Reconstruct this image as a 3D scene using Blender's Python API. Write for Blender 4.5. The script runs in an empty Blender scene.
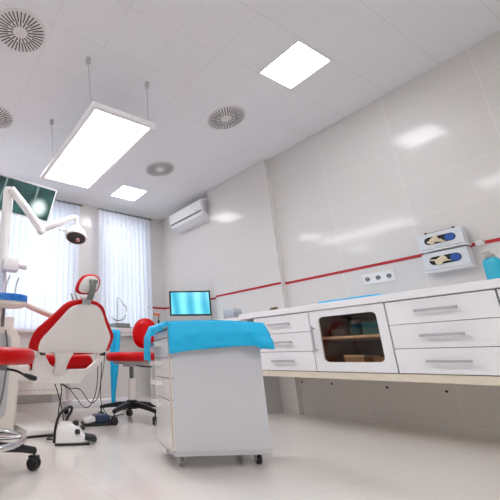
import bpy, bmesh, math, random
from mathutils import Vector, Matrix, noise
random.seed(7)
SC = bpy.context.scene
COL = SC.collection
PI = math.pi
R = math.radians

# ------------------------------------------------------------------ camera, world, light, exposure
cam_data = bpy.data.cameras.new('camera')
cam_data.sensor_width = 36.0
cam_data.lens = 361.788 / 500 * 36.0
cam_data.shift_x = 138.889 / 500
cam_data.clip_start = 0.02
cam = bpy.data.objects.new('camera', cam_data)
cam.location = (0, 0, 0.497)
cam.rotation_euler = (R(90 + 17.0763), 0, R(-28.1406))
COL.objects.link(cam)
SC.camera = cam

world = bpy.data.worlds.new('daylight')
SC.world = world
world.use_nodes = True
wn = world.node_tree.nodes['Background']
wn.inputs['Color'].default_value = (0.86, 0.93, 1.0, 1)
wn.inputs['Strength'].default_value = 0.5

PANEL_STRENGTH = 7.0      # recessed square ceiling panels
LAMP_STRENGTH = 4.2       # long suspended lamp
DAY_POWER = 10.0         # daylight outside each window

for wx, ww in ((1.05, 1.7), (2.76, 0.95)):
    ld = bpy.data.lights.new('window_daylight', 'AREA')
    ld.shape = 'RECTANGLE'
    ld.size, ld.size_y = ww, 1.8
    ld.energy = DAY_POWER * ww / 1.7
    ld.color = (0.88, 0.94, 1.0)
    lo = bpy.data.objects.new('window_daylight', ld)
    lo.location = (wx, 5.6, 1.85)
    lo.rotation_euler = (R(-90), 0, 0)
    COL.objects.link(lo)

SC.view_settings.view_transform = 'Standard'
SC.view_settings.look = 'None'
SC.view_settings.exposure = 1.5
SC.view_settings.gamma = 1.0
SC.view_settings.use_curve_mapping = False
SC.cycles.max_bounces = 10
SC.cycles.diffuse_bounces = 6
SC.cycles.transparent_max_bounces = 12
SC.cycles.sample_clamp_indirect = 6.0
SC.cycles.caustics_reflective = False
SC.cycles.caustics_refractive = False

# ------------------------------------------------------------------ materials
def srgb(r, g, b):
    f = lambda c: (c / 255 / 12.92) if c / 255 <= 0.04045 else ((c / 255 + 0.055) / 1.055) ** 2.4
    return (f(r), f(g), f(b), 1)

def newmat(name):
    m = bpy.data.materials.new(name)
    m.use_nodes = True
    nt = m.node_tree
    return m, nt, nt.nodes['Principled BSDF']

def mat(name, rgb, rough=0.5, metal=0.0, var=0.03, scale=30.0, coat=0.0, bump=0.0, spec=0.5, emit=None, alpha=None):
    m, nt, p = newmat(name)
    c = srgb(*rgb)
    tc = nt.nodes.new('ShaderNodeTexCoord')
    nz = nt.nodes.new('ShaderNodeTexNoise')
    nz.inputs['Scale'].default_value = scale
    nz.inputs['Detail'].default_value = 3
    nt.links.new(tc.outputs['Object'], nz.inputs['Vector'])
    mx = nt.nodes.new('ShaderNodeMix')
    mx.data_type = 'RGBA'
    mx.inputs[6].default_value = tuple(v * (1 - var) for v in c[:3]) + (1,)
    mx.inputs[7].default_value = tuple(min(1, v * (1 + var)) for v in c[:3]) + (1,)
    nt.links.new(nz.outputs['Fac'], mx.inputs[0])
    nt.links.new(mx.outputs[2], p.inputs['Base Color'])
    p.inputs['Roughness'].default_value = rough
    p.inputs['Metallic'].default_value = metal
    p.inputs['Coat Weight'].default_value = coat
    p.inputs['Coat Roughness'].default_value = 0.05
    p.inputs['Specular IOR Level'].default_value = spec
    if bump:
        b = nt.nodes.new('ShaderNodeBump')
        b.inputs['Strength'].default_value = bump
        b.inputs['Distance'].default_value = 0.01
        nt.links.new(nz.outputs['Fac'], b.inputs['Height'])
        nt.links.new(b.outputs['Normal'], p.inputs['Normal'])
    return m

def emis(name, rgb, strength):
    m, nt, p = newmat(name)
    p.inputs['Base Color'].default_value = (0.8, 0.8, 0.8, 1)
    p.inputs['Emission Color'].default_value = srgb(*rgb)
    p.inputs['Emission Strength'].default_value = strength
    return m

def tile_mat(name, rgb, joint, axes, origin, size, mortar, rough, coat=0.0, var=0.02, wave=0.0, spec=0.5):
    """tiles laid out on two object axes, with thin joints"""
    m, nt, p = newmat(name)
    L = nt.links
    tc = nt.nodes.new('ShaderNodeTexCoord')
    sx = nt.nodes.new('ShaderNodeSeparateXYZ')
    L.new(tc.outputs['Object'], sx.inputs[0])
    cb = nt.nodes.new('ShaderNodeCombineXYZ')
    for k in range(2):
        a = nt.nodes.new('ShaderNodeMath')
        a.operation = 'SUBTRACT'
        L.new(sx.outputs['XYZ'.index(axes[k])], a.inputs[0])
        a.inputs[1].default_value = origin[k] - size[k] * 40
        L.new(a.outputs[0], cb.inputs[k])
    bt = nt.nodes.new('ShaderNodeTexBrick')
    bt.offset = 0.0
    bt.squash = 1.0
    bt.inputs['Scale'].default_value = 1.0
    bt.inputs['Brick Width'].default_value = size[0]
    bt.inputs['Row Height'].default_value = size[1]
    bt.inputs['Mortar Size'].default_value = mortar
    bt.inputs['Mortar Smooth'].default_value = 0.2
    c = srgb(*rgb)
    bt.inputs['Color1'].default_value = tuple(v * (1 - var) for v in c[:3]) + (1,)
    bt.inputs['Color2'].default_value = tuple(min(1, v * (1 + var)) for v in c[:3]) + (1,)
    bt.inputs['Mortar'].default_value = srgb(*joint)
    L.new(cb.outputs[0], bt.inputs['Vector'])
    L.new(bt.outputs['Color'], p.inputs['Base Color'])
    p.inputs['Roughness'].default_value = rough
    p.inputs['Coat Weight'].default_value = coat
    p.inputs['Coat Roughness'].default_value = 0.08
    p.inputs['Specular IOR Level'].default_value = spec
    if wave:
        nz = nt.nodes.new('ShaderNodeTexNoise')
        nz.inputs['Scale'].default_value = 2.2
        nz.inputs['Detail'].default_value = 1
        L.new(tc.outputs['Object'], nz.inputs['Vector'])
        b = nt.nodes.new('ShaderNodeBump')
        b.inputs['Strength'].default_value = wave
        b.inputs['Distance'].default_value = 0.02
        L.new(nz.outputs['Fac'], b.inputs['Height'])
        L.new(b.outputs['Normal'], p.inputs['Normal'])
    return m

def thin_glass(name, tint, gloss=0.08, rough=0.02):
    m, nt, p = newmat(name)
    nt.nodes.remove(p)
    out = nt.nodes['Material Output']
    tr = nt.nodes.new('ShaderNodeBsdfTransparent')
    tr.inputs[0].default_value = tint
    gl = nt.nodes.new('ShaderNodeBsdfGlossy')
    gl.inputs['Roughness'].default_value = rough
    mx = nt.nodes.new('ShaderNodeMixShader')
    mx.inputs[0].default_value = gloss
    nt.links.new(tr.outputs[0], mx.inputs[1])
    nt.links.new(gl.outputs[0], mx.inputs[2])
    nt.links.new(mx.outputs[0], out.inputs[0])
    return m

def translucent(name, rgb, trans_rgb, fac):
    m, nt, p = newmat(name)
    nt.nodes.remove(p)
    out = nt.nodes['Material Output']
    d = nt.nodes.new('ShaderNodeBsdfDiffuse')
    d.inputs[0].default_value = srgb(*rgb)
    t = nt.nodes.new('ShaderNodeBsdfTranslucent')
    t.inputs[0].default_value = srgb(*trans_rgb)
    mx = nt.nodes.new('ShaderNodeMixShader')
    mx.inputs[0].default_value = fac
    nt.links.new(d.outputs[0], mx.inputs[1])
    nt.links.new(t.outputs[0], mx.inputs[2])
    nt.links.new(mx.outputs[0], out.inputs[0])
    return m

M = {}
TILE_RGB, TILE_JOINT = (216, 213, 210), (228, 226, 223)
M['tile_side'] = tile_mat('glossy_wall_tile_side', TILE_RGB, TILE_JOINT, 'YZ', (1.28, 0.055), (0.62, 0.3125), 0.0026, 0.4, 0.34, 0.010, 0.04)
M['tile_end'] = tile_mat('glossy_wall_tile_end', TILE_RGB, TILE_JOINT, 'XZ', (3.55, 0.055), (0.62, 0.3125), 0.0026, 0.4, 0.3, 0.010, 0.04)
M['floor'] = tile_mat('polished_floor_tile', (226, 220, 214), (206, 200, 194), 'XY', (2.35, 1.06), (0.53, 0.53), 0.0022, 0.3, 0.6, 0.012, 0.03)
M['ceiling'] = tile_mat('ceiling_panel', (232, 232, 234), (213, 212, 212), 'XY', (1.41, 1.6), (0.412, 0.385), 0.0018, 0.75, 0.0, 0.006, 0.0)
M['white'] = mat('white_lacquer', (236, 236, 238), 0.3, var=0.01)
M['white_gloss'] = mat('white_gloss_plastic', (238, 237, 236), 0.22, var=0.01, coat=0.3)
M['white_warm'] = mat('warm_white_plastic', (232, 226, 218), 0.35, var=0.015)
M['shell'] = mat('cream_shell_plastic', (236, 232, 228), 0.35, var=0.015)
M['grey_light'] = mat('light_grey_paint', (196, 196, 198), 0.4, var=0.02)
M['grey_side'] = mat('grey_board', (206, 208, 213), 0.35, var=0.012)
M['grey'] = mat('mid_grey_plastic', (120, 122, 122), 0.4)
M['greygreen'] = mat('grey_bracket_metal', (128, 132, 126), 0.3, metal=0.6)
M['beige'] = mat('beige_board_edge', (222, 212, 194), 0.5, var=0.03)
M['edge'] = mat('greyish_edge_strip', (205, 196, 186), 0.5, var=0.03)
M['vent'] = mat('vent_paint', (226, 224, 222), 0.6, var=0.01)
M['black'] = mat('black_plastic', (24, 24, 26), 0.4)
M['dark'] = mat('dark_gap', (18, 16, 15), 0.7)
M['slot'] = mat('grey_vent_slot', (66, 64, 62), 0.7)
M['chrome'] = mat('chrome', (215, 216, 218), 0.12, metal=1.0, var=0.01)
M['steel'] = mat('brushed_aluminium', (184, 185, 188), 0.35, metal=0.35, var=0.02)
M['red'] = mat('red_upholstery', (194, 0, 6), 0.38, var=0.04, scale=12, coat=0.04, spec=0.22)
M['darkred'] = mat('deep_red_upholstery', (190, 6, 14), 0.3, var=0.04, scale=12, coat=0.2)
M['redtrim'] = mat('red_tile_strip', (178, 6, 20), 0.4, var=0.02, coat=0.0)
M['cloth'] = mat('turquoise_drape', (12, 188, 240), 0.55, var=0.05, scale=60, bump=0.15)
M['cloth_light'] = mat('turquoise_drape_thin', (70, 205, 232), 0.55, var=0.05, scale=60)
M['bluefilm'] = mat('blue_film_wrap', (36, 120, 220), 0.15, var=0.6, scale=22, coat=0.4)
M['soap'] = mat('aqua_soap', (20, 176, 206), 0.15, var=0.03, coat=0.4)
M['soaplabel'] = mat('blue_print', (22, 74, 150), 0.4)
M['cap'] = mat('grey_pump_cap', (176, 170, 168), 0.35)
M['blueoval'] = mat('blue_carton_print', (30, 80, 160), 0.5)
M['glove'] = mat('cream_latex', (222, 208, 178), 0.6, var=0.1, scale=40)
M['carton'] = mat('white_carton', (216, 220, 224), 0.55, var=0.01)
M['navy'] = mat('navy_plastic', (34, 52, 86), 0.35)
M['orange'] = mat('orange_plastic', (230, 112, 40), 0.4)
M['brass'] = mat('brass', (150, 116, 56), 0.3, metal=0.7, var=0.2, scale=60)
M['wood'] = mat('pale_shelf_board', (232, 212, 178), 0.5, var=0.06)
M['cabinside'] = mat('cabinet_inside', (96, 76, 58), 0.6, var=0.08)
M['card'] = mat('brown_card', (190, 150, 100), 0.7, var=0.08)
M['tealitem'] = mat('teal_pack', (60, 130, 140), 0.5, var=0.1)
M['smoke'] = thin_glass('smoked_glass', (0.86, 0.81, 0.76, 1), 0.035)
M['pane'] = thin_glass('window_glass', (0.95, 0.97, 0.97, 1), 0.05)
M['clear'] = thin_glass('clear_plastic', (0.86, 0.88, 0.9, 1), 0.22, 0.1)
M['blind'] = translucent('blind_fabric', (232, 233, 240), (228, 232, 244), 0.5)
M['panel_light'] = emis('ceiling_panel_light', (252, 252, 255), PANEL_STRENGTH)
M['lamp_light'] = emis('suspended_lamp_light', (252, 252, 255), LAMP_STRENGTH)
M['reflector'] = mat('lamp_reflector', (62, 70, 68), 0.4)

def screen_tv():
    m, nt, p = newmat('television_picture_glare')
    L = nt.links
    tc = nt.nodes.new('ShaderNodeTexCoord')
    nz = nt.nodes.new('ShaderNodeTexNoise')
    nz.inputs['Scale'].default_value = 4
    nz.inputs['Detail'].default_value = 4
    L.new(tc.outputs['Object'], nz.inputs['Vector'])
    cr = nt.nodes.new('ShaderNodeValToRGB')
    cr.color_ramp.elements[0].position = 0.3
    cr.color_ramp.elements[0].color = srgb(10, 24, 27)
    cr.color_ramp.elements[1].position = 0.72
    cr.color_ramp.elements[1].color = srgb(44, 96, 92)
    L.new(nz.outputs['Fac'], cr.inputs[0])
    # soft lamp glare painted into the picture as a bright spot
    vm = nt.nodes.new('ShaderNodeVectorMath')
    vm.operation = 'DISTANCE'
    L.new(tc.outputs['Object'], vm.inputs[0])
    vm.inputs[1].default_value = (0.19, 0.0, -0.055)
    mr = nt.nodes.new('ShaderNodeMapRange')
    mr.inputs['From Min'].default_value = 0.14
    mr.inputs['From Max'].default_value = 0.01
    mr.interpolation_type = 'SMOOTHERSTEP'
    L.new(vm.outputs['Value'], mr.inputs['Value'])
    # comet streaks
    wv = nt.nodes.new('ShaderNodeTexWave')
    wv.inputs['Scale'].default_value = 0.9
    wv.inputs['Distortion'].default_value = 1.2
    wv.inputs['Phase Offset'].default_value = 1.0
    L.new(tc.outputs['Object'], wv.inputs['Vector'])
    st = nt.nodes.new('ShaderNodeMapRange')
    st.inputs['From Min'].default_value = 0.985
    st.inputs['From Max'].default_value = 1.0
    st.inputs['To Max'].default_value = 0.22
    L.new(wv.outputs['Fac'], st.inputs['Value'])
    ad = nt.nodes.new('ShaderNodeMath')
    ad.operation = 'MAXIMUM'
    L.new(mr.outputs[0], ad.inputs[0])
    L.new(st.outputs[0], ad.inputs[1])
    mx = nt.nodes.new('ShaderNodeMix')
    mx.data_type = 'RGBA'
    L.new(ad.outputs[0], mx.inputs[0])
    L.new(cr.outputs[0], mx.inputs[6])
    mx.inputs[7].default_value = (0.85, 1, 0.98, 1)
    p.inputs['Base Color'].default_value = (0.01, 0.01, 0.01, 1)
    p.inputs['Roughness'].default_value = 0.25
    L.new(mx.outputs[2], p.inputs['Emission Color'])
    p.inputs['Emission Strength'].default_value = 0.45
    return m

def screen_computer():
    m, nt, p = newmat('monitor_picture')
    L = nt.links
    tc = nt.nodes.new('ShaderNodeTexCoord')
    wv = nt.nodes.new('ShaderNodeTexWave')
    wv.inputs['Scale'].default_value = 1.6
    wv.inputs['Distortion'].default_value = 3.0
    wv.inputs['Detail'].default_value = 1.0
    L.new(tc.outputs['Object'], wv.inputs['Vector'])
    cr = nt.nodes.new('ShaderNodeValToRGB')
    cr.color_ramp.elements[0].color = srgb(40, 150, 178)
    cr.color_ramp.elements[1].color = srgb(110, 200, 216)
    L.new(wv.outputs['Fac'], cr.inputs[0])
    p.inputs['Base Color'].default_value = (0.01, 0.01, 0.01, 1)
    p.inputs['Roughness'].default_value = 0.15
    L.new(cr.outputs[0], p.inputs['Emission Color'])
    p.inputs['Emission Strength'].default_value = 0.6
    return m
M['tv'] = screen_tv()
M['mac'] = screen_computer()

# ------------------------------------------------------------------ mesh helpers
def BM():
    return bmesh.new()

def bx(bm, c, s, rot=None, bev=0.0, seg=2):
    """box of centre c and full size s"""
    g = bmesh.ops.create_cube(bm, size=1.0)
    vs = g['verts']
    for v in vs:
        v.co = Vector((v.co.x * s[0], v.co.y * s[1], v.co.z * s[2]))
    if bev:
        es = list({e for v in vs for e in v.link_edges})
        r = bmesh.ops.bevel(bm, geom=es, offset=bev, segments=seg, profile=0.5, affect='EDGES')
        vs = list({v for f in r['faces'] for v in f.verts} | {v for v in vs if v.is_valid})
    mt = Matrix.Translation(Vector(c)) @ (rot.to_4x4() if rot else Matrix.Identity(4))
    for v in vs:
        v.co = mt @ v.co
    return vs

def b2(bm, lo, hi, bev=0.0, seg=2):
    c = [(a + b) / 2 for a, b in zip(lo, hi)]
    s = [abs(b - a) for a, b in zip(lo, hi)]
    return bx(bm, c, s, None, bev, seg)

def tube(bm, pts, r, n=10, caps=True, closed=False):
    """swept tube along points; r a number or a list"""
    pts = [Vector(p) for p in pts]
    m = len(pts)
    rs = r if isinstance(r, (list, tuple)) else [r] * m
    rings = []
    up = None
    for i, p in enumerate(pts):
        if closed:
            t = (pts[(i + 1) % m] - pts[i - 1]).normalized()
        else:
            t = (pts[min(i + 1, m - 1)] - pts[max(i - 1, 0)]).normalized()
        if up is None:
            up = Vector((0, 0, 1)) if abs(t.z) < 0.9 else Vector((1, 0, 0))
        a = (up - t * up.dot(t))
        if a.length < 1e-5:
            a = t.orthogonal()
        a.normalize()
        up = a
        b = t.cross(a)
        rings.append([bm.verts.new(p + (a * math.cos(2 * PI * k / n) + b * math.sin(2 * PI * k / n)) * rs[i]) for k in range(n)])
    for i in range(m if closed else m - 1):
        A, B = rings[i], rings[(i + 1) % m]
        for k in range(n):
            bm.faces.new((A[k], A[(k + 1) % n], B[(k + 1) % n], B[k]))
    if caps and not closed:
        bm.faces.new(list(reversed(rings[0])))
        bm.faces.new(rings[-1])

def spline(pts, n=8):
    """Catmull-Rom through points"""
    P = [Vector(p) for p in pts]
    P = [P[0] * 2 - P[1]] + P + [P[-1] * 2 - P[-2]]
    out = []
    for i in range(1, len(P) - 2):
        a, b, c, d = P[i - 1:i + 3]
        for k in range(n):
            t = k / n
            out.append(0.5 * ((2 * b) + (c - a) * t + (2 * a - 5 * b + 4 * c - d) * t * t + (3 * b - a - 3 * c + d) * t ** 3))
    out.append(P[-2])
    return out

def lathe(bm, prof, c=(0, 0, 0), n=24, axis='Z', rot=None):
    """surface of revolution: prof is a list of (radius, height)"""
    rings = []
    c = Vector(c)
    def place(x, y, z):
        v = Vector((x, y, z))
        if rot:
            v = rot @ v
        return v + c
    for r_, h in prof:
        if r_ < 1e-6:
            rings.append([bm.verts.new(place(0, 0, h))])
        else:
            rings.append([bm.verts.new(place(r_ * math.cos(2 * PI * k / n), r_ * math.sin(2 * PI * k / n), h)) for k in range(n)])
    for A, B in zip(rings, rings[1:]):
        for k in range(n):
            if len(A) == 1 and len(B) == 1:
                continue
            if len(A) == 1:
                bm.faces.new((A[0], B[(k + 1) % n], B[k]))
            elif len(B) == 1:
                bm.faces.new((A[k], A[(k + 1) % n], B[0]))
            else:
                bm.faces.new((A[k], A[(k + 1) % n], B[(k + 1) % n], B[k]))
    if len(rings[0]) > 1:
        bm.faces.new(list(reversed(rings[0])))
    if len(rings[-1]) > 1:
        bm.faces.new(rings[-1])

def prism(bm, poly, d, bev=0.0, seg=2):
    """poly: 3-D points of a planar outline, d: extrusion vector"""
    d = Vector(d)
    a = [bm.verts.new(Vector(p)) for p in poly]
    b = [bm.verts.new(Vector(p) + d) for p in poly]
    n = len(a)
    fs = [bm.faces.new(list(reversed(a))), bm.faces.new(b)]
    for k in range(n):
        fs.append(bm.faces.new((a[k], a[(k + 1) % n], b[(k + 1) % n], b[k])))
    if bev:
        es = [e for f in fs[:2] for e in f.edges]
        bmesh.ops.bevel(bm, geom=es, offset=bev, segments=seg, profile=0.5, affect='EDGES')

def smooth_loop(poly, n=3):
    """round off a closed outline (Chaikin)"""
    P = [Vector(p) for p in poly]
    for _ in range(n):
        Q = []
        for i in range(len(P)):
            a, b = P[i], P[(i + 1) % len(P)]
            Q += [a * 0.75 + b * 0.25, a * 0.25 + b * 0.75]
        P = Q
    return P

def dome(bm, poly, nrm, thick, bulge, edge=0.012):
    """cushion / shell: outline with rounded rim, front bulging along nrm, flat back"""
    nrm = Vector(nrm).normalized()
    P = [Vector(p) for p in poly]
    c = sum(P, Vector()) / len(P)
    def ring(s, off):
        return [bm.verts.new(c + (p - c) * s + nrm * off) for p in P]
    size = max((p - c).length for p in P)
    e = edge / size
    prof = [(1 - e * 1.2, 0), (1 - e * .3, edge * .4), (1, edge), (1, thick - edge), (1 - e * .3, thick - edge * .3), (1 - e * 1.2, thick)]
    prof += [(s, thick + bulge * (1 - s * s)) for s in (.82, .62, .4, .2)]
    rings = [ring(s, o) for s, o in prof]
    n = len(P)
    for A, B in zip(rings, rings[1:]):
        for k in range(n):
            bm.faces.new((A[k], A[(k + 1) % n], B[(k + 1) % n], B[k]))
    top = bm.verts.new(c + nrm * (thick + bulge))
    for k in range(n):
        bm.faces.new((rings[-1][k], rings[-1][(k + 1) % n], top))
    bot = bm.verts.new(c)
    for k in range(n):
        bm.faces.new((rings[0][(k + 1) % n], rings[0][k], bot))

def total_loc(o):
    v = Vector()
    while o:
        v += Vector(o.location)
        o = o.parent
    return v

def obj(name, bm, m, parent=None, smooth=False, world=False, origin=None, angle=35):
    """link a bmesh as ONE object; world=True: the mesh is in world coordinates and is moved under its parent"""
    bmesh.ops.recalc_face_normals(bm, faces=bm.faces)
    off = Vector()
    if world and parent is not None:
        off = total_loc(parent)
    if origin is not None:
        off = Vector(origin)
    if off.length:
        bmesh.ops.translate(bm, verts=bm.verts, vec=-off)
    me = bpy.data.meshes.new(name)
    bm.to_mesh(me)
    bm.free()
    me.materials.append(M[m] if isinstance(m, str) else m)
    if smooth:
        for p in me.polygons:
            p.use_smooth = True
        me.set_sharp_from_angle(angle=R(angle))
    o = bpy.data.objects.new(name, me)
    COL.objects.link(o)
    if origin is not None:
        o.location = Vector(origin)
    if parent is not None:
        o.parent = parent
    return o

def tag(o, label=None, cat=None, group=None, kind=None):
    if label: o['label'] = label
    if cat: o['category'] = cat
    if group: o['group'] = group
    if kind: o['kind'] = kind
    return o

def thing(name, label, cat, loc=(0, 0, 0), rotz=0.0, group=None):
    o = bpy.data.objects.new(name, None)
    o.empty_display_size = 0.05
    COL.objects.link(o)
    o.location = loc
    o.rotation_euler = (0, 0, rotz)
    return tag(o, label, cat, group)

def struct(name, bm, m, parent=None, smooth=False, origin=None):
    o = obj(name, bm, m, parent, smooth, origin=origin)
    if parent is None:
        o['kind'] = 'structure'
    return o

def dup(root, loc, rotz=0.0, label=None, group=None):
    def cp(o, parent):
        c = o.copy()
        COL.objects.link(c)
        c.parent = parent
        for ch in list(o.children):
            cp(ch, c)
        return c
    r = cp(root, None)
    r.location = loc
    r.rotation_euler = (0, 0, rotz)
    if label: r['label'] = label
    if group: r['group'] = group
    return r

# ------------------------------------------------------------------ room
XR, XR2, XP = 3.5, 3.525, 3.43          # right wall by the worktop, right wall in the corner, pillar face
YB, YF, XL, ZC = 4.74, -2.2, -1.9, 2.821
P0, P1 = 2.52, 3.5                      # the pillar

bm = BM(); b2(bm, (XL - .1, YF - .1, -.1), (XR2 + .2, YB + .2, 0)); struct('floor', bm, 'floor')
bm = BM(); b2(bm, (XL - .1, YF - .1, ZC), (XR2 + .2, YB + .2, ZC + .1)); struct('ceiling', bm, 'ceiling')
bm = BM()
prism(bm, [(XR, YF - .1, 0), (XR, P0 + .2, 0), (XR2, P0 + .2, 0), (XR2, YB + .2, 0), (XR2 + .2, YB + .2, 0), (XR2 + .2, YF - .1, 0)], (0, 0, ZC))
struct('wall_right', bm, 'tile_side')
bm = BM(); b2(bm, (XP, P0, 0), (XR + .02, P1, ZC)); struct('wall_pillar', bm, 'tile_side')
bm = BM(); b2(bm, (XL - .1, YF - .1, 0), (XL, YB + .2, ZC)); struct('wall_left', bm, 'tile_side')
bm = BM(); b2(bm, (XL, YF - .1, 0), (XR, YF, ZC)); struct('wall_front', bm, 'tile_end')
# wall with the two windows
W1, W2, WZ0, WZ1 = (0.15, 1.86), (2.36, 3.14), 0.9, 2.62
bm = BM()
for lo, hi in (((XL, WZ0), (W1[0], ZC)), ((W1[1], WZ0), (W2[0], ZC)), ((W2[1], WZ0), (XR2, ZC)),
               ((W1[0], WZ1), (W1[1], ZC)), ((W2[0], WZ1), (W2[1], ZC)), ((XL, 0), (XR2, WZ0))):
    b2(bm, (lo[0], YB, lo[1]), (hi[0], YB + .2, hi[1]))
struct('wall_back', bm, 'tile_end')

def window(n, x0, x1):
    bm = BM()
    fw = .06
    for a, b in (((x0, WZ0), (x0 + fw, WZ1)), ((x1 - fw, WZ0), (x1, WZ1)), ((x0 + fw, WZ0), (x1 - fw, WZ0 + fw)), ((x0 + fw, WZ1 - fw), (x1 - fw, WZ1)),
                 (((x0 + x1) / 2 - .03, WZ0 + fw), ((x0 + x1) / 2 + .03, WZ1 - fw))):
        b2(bm, (a[0], YB + .1, a[1]), (b[0], YB + .16, b[1]), .006)
    w = struct('window_%d' % n, bm, 'white')
    bm = BM(); b2(bm, (x0 + fw, YB + .127, WZ0 + fw), (x1 - fw, YB + .131, WZ1 - fw)); obj('window_glass', bm, 'pane', w)
    bm = BM(); b2(bm, (x0 - .1, YB - .1, WZ0 - .05), (x1 + .1, YB + .1, WZ0 - .005), .01); obj('window_sill', bm, 'white', w)
window(1, *W1)
window(2, *W2)

# red strip in the tiling
ZT = 1.305
bm = BM(); b2(bm, (XR - .004, 1.262, ZT - .012), (XR, P0, ZT + .012)); struct('trim_1', bm, 'redtrim')
bm = BM(); b2(bm, (XR - .004, .955, ZT - .012), (XR, 1.0, ZT + .012)); b2(bm, (XR - .004, YF, ZT - .012), (XR, .9, ZT + .012)); struct('trim_2', bm, 'redtrim')
bm = BM(); b2(bm, (XP - .004, P0, ZT - .012), (XP, P1, ZT + .012)); struct('trim_3', bm, 'redtrim')
bm = BM(); b2(bm, (XR2 - .004, P1, ZT - .012), (XR2, YB, ZT + .012)); struct('trim_4', bm, 'redtrim')
bm = BM(); b2(bm, (W2[1] + .04, YB - .004, ZT - .012), (XR2, YB, ZT + .012)); struct('trim_5', bm, 'redtrim')

# ------------------------------------------------------------------ ceiling lights, vents, suspended lamp
def ceiling_light(x, y, sx, sy, label):
    t = thing('ceiling_light', label, 'light', (x, y, ZC), 0, 'recessed square ceiling lights')
    bm = BM()
    f = .012
    for lo, hi in (((-sx / 2, -sy / 2), (-sx / 2 + f, sy / 2)), ((sx / 2 - f, -sy / 2), (sx / 2, sy / 2)),
                   ((-sx / 2 + f, -sy / 2), (sx / 2 - f, -sy / 2 + f)), ((-sx / 2 + f, sy / 2 - f), (sx / 2 - f, sy / 2))):
        b2(bm, (lo[0], lo[1], -.006), (hi[0], hi[1], 0))
    obj('frame', bm, 'white', t)
    bm = BM(); b2(bm, (-sx / 2 + f, -sy / 2 + f, -.004), (sx / 2 - f, sy / 2 - f, 0)); obj('diffuser', bm, 'panel_light', t)
    return t
LX, LY = .412, .375
ceiling_light(2.467, 1.41, LX, LY, 'square ceiling light above the worktop, nearest the camera')
ceiling_light(2.472, 4.08, LX, LY, 'square ceiling light close to the back wall, above the window blind')
ceiling_light(.385, 4.04, LX, LY, 'square ceiling light by the back wall, above the wall screen')
ceiling_light(.385, 1.41, LX, LY, 'square ceiling light over the left half of the room')
ceiling_light(.385, -1.2, LX, LY, 'added, unseen square ceiling light behind the camera, chair side')  # unseen panel, added to brighten the room from behind the camera

def ceiling_vent(x, y, label, proto=None):
    if proto:
        return dup(proto, (x, y, ZC), 0.3 * len(label), label)
    t = thing('ceiling_vent', label, 'vent', (x, y, ZC), 0, 'round slotted ceiling vents')
    bm = BM()
    lathe(bm, [(.188, 0), (.188, -.004), (.18, -.008), (.02, -.008), (0, -.008)], n=48)
    obj('plate', bm, 'vent', t, smooth=True)
    bm = BM()
    for k in range(36):
        rr = Matrix.Rotation(2 * PI * k / 36, 3, 'Z')
        r0 = .052 if k % 2 == 0 else .092
        bx(bm, rr @ Vector(((r0 + .172) / 2, 0, -.0085)), (.172 - r0, .0078, .003), rr)
    obj('grille', bm, 'slot', t)
    return t
v0 = ceiling_vent(2.46, 2.165, 'round slotted ceiling vent between the suspended lamp and the right wall')
ceiling_vent(2.465, 3.30, 'round slotted ceiling vent beside the far square ceiling light', v0)
ceiling_vent(.39, 2.15, 'round slotted ceiling vent nearest the camera, beyond the lamp from the worktop', v0)
ceiling_vent(.42, 3.24, 'round slotted vent on the ceiling between the suspended lamp and the television', v0)

ceiling_light(-1.28, 1.41, LX, LY, 'added, unseen square ceiling light by the left wall, middle of the room')  # added column of unseen panels starts here, for more room light
ceiling_light(-1.28, 4.04, LX, LY, 'added, unseen square ceiling light in the far left corner of the room')  # out of view, added for general brightness
ceiling_light(-1.28, -1.2, LX, LY, 'added, unseen square ceiling light behind the camera by the left wall')  # last added panel of the column, unseen fill

# long suspended lamp
lx0, lx1, ly0, ly1, lz = .955, 1.53, 2.075, 3.37, 2.335
t = thing('suspended_lamp', 'long flat white ceiling lamp hanging on thin cables above the dental chair', 'lamp', (1.2425, 2.72, lz))
bm = BM()
f = .042
b2(bm, (lx0, ly0, lz), (lx0 + f, ly1, lz + .045), .008); b2(bm, (lx1 - f, ly0, lz), (lx1, ly1, lz + .045), .008)
b2(bm, (lx0 + .002, ly0, lz + .001), (lx1 - .002, ly0 + f, lz + .044), .008); b2(bm, (lx0 + .002, ly1 - f, lz + .001), (lx1 - .002, ly1, lz + .044), .008)
b2(bm, (lx0 + .01, ly0 + .01, lz + .03), (lx1 - .01, ly1 - .01, lz + .043))
obj('frame', bm, 'white', t, world=True)
bm = BM()
b2(bm, (lx0 + f, ly0 + f, lz + .001), ((lx0 + lx1) / 2 - .005, ly1 - f, lz + .012)); b2(bm, ((lx0 + lx1) / 2 + .005, ly0 + f, lz + .001), (lx1 - f, ly1 - f, lz + .012))
obj('diffuser', bm, 'lamp_light', t, world=True)
for cx in (.935, 1.5):
    for cy in (2.14, 3.02):
        bm = BM(); tube(bm, [(cx if cx > 1 else cx + .04, cy, lz + .04), (cx, cy, ZC - .04)], .0025, 6); c = obj('cable', bm, 'steel', t, world=True)
        bm = BM(); lathe(bm, [(.008, -.06), (.016, -.052), (.02, -.045), (.02, 0)], (cx, cy, ZC), 16); obj('ceiling_cap', bm, 'grey_light', c, smooth=True, world=True)

l2 = dup(t, (1.2425, -.95, lz), 0, 'added, unseen long flat white suspended lamp behind the camera')  # unseen copy of the lamp, added to raise the room brightness

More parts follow.
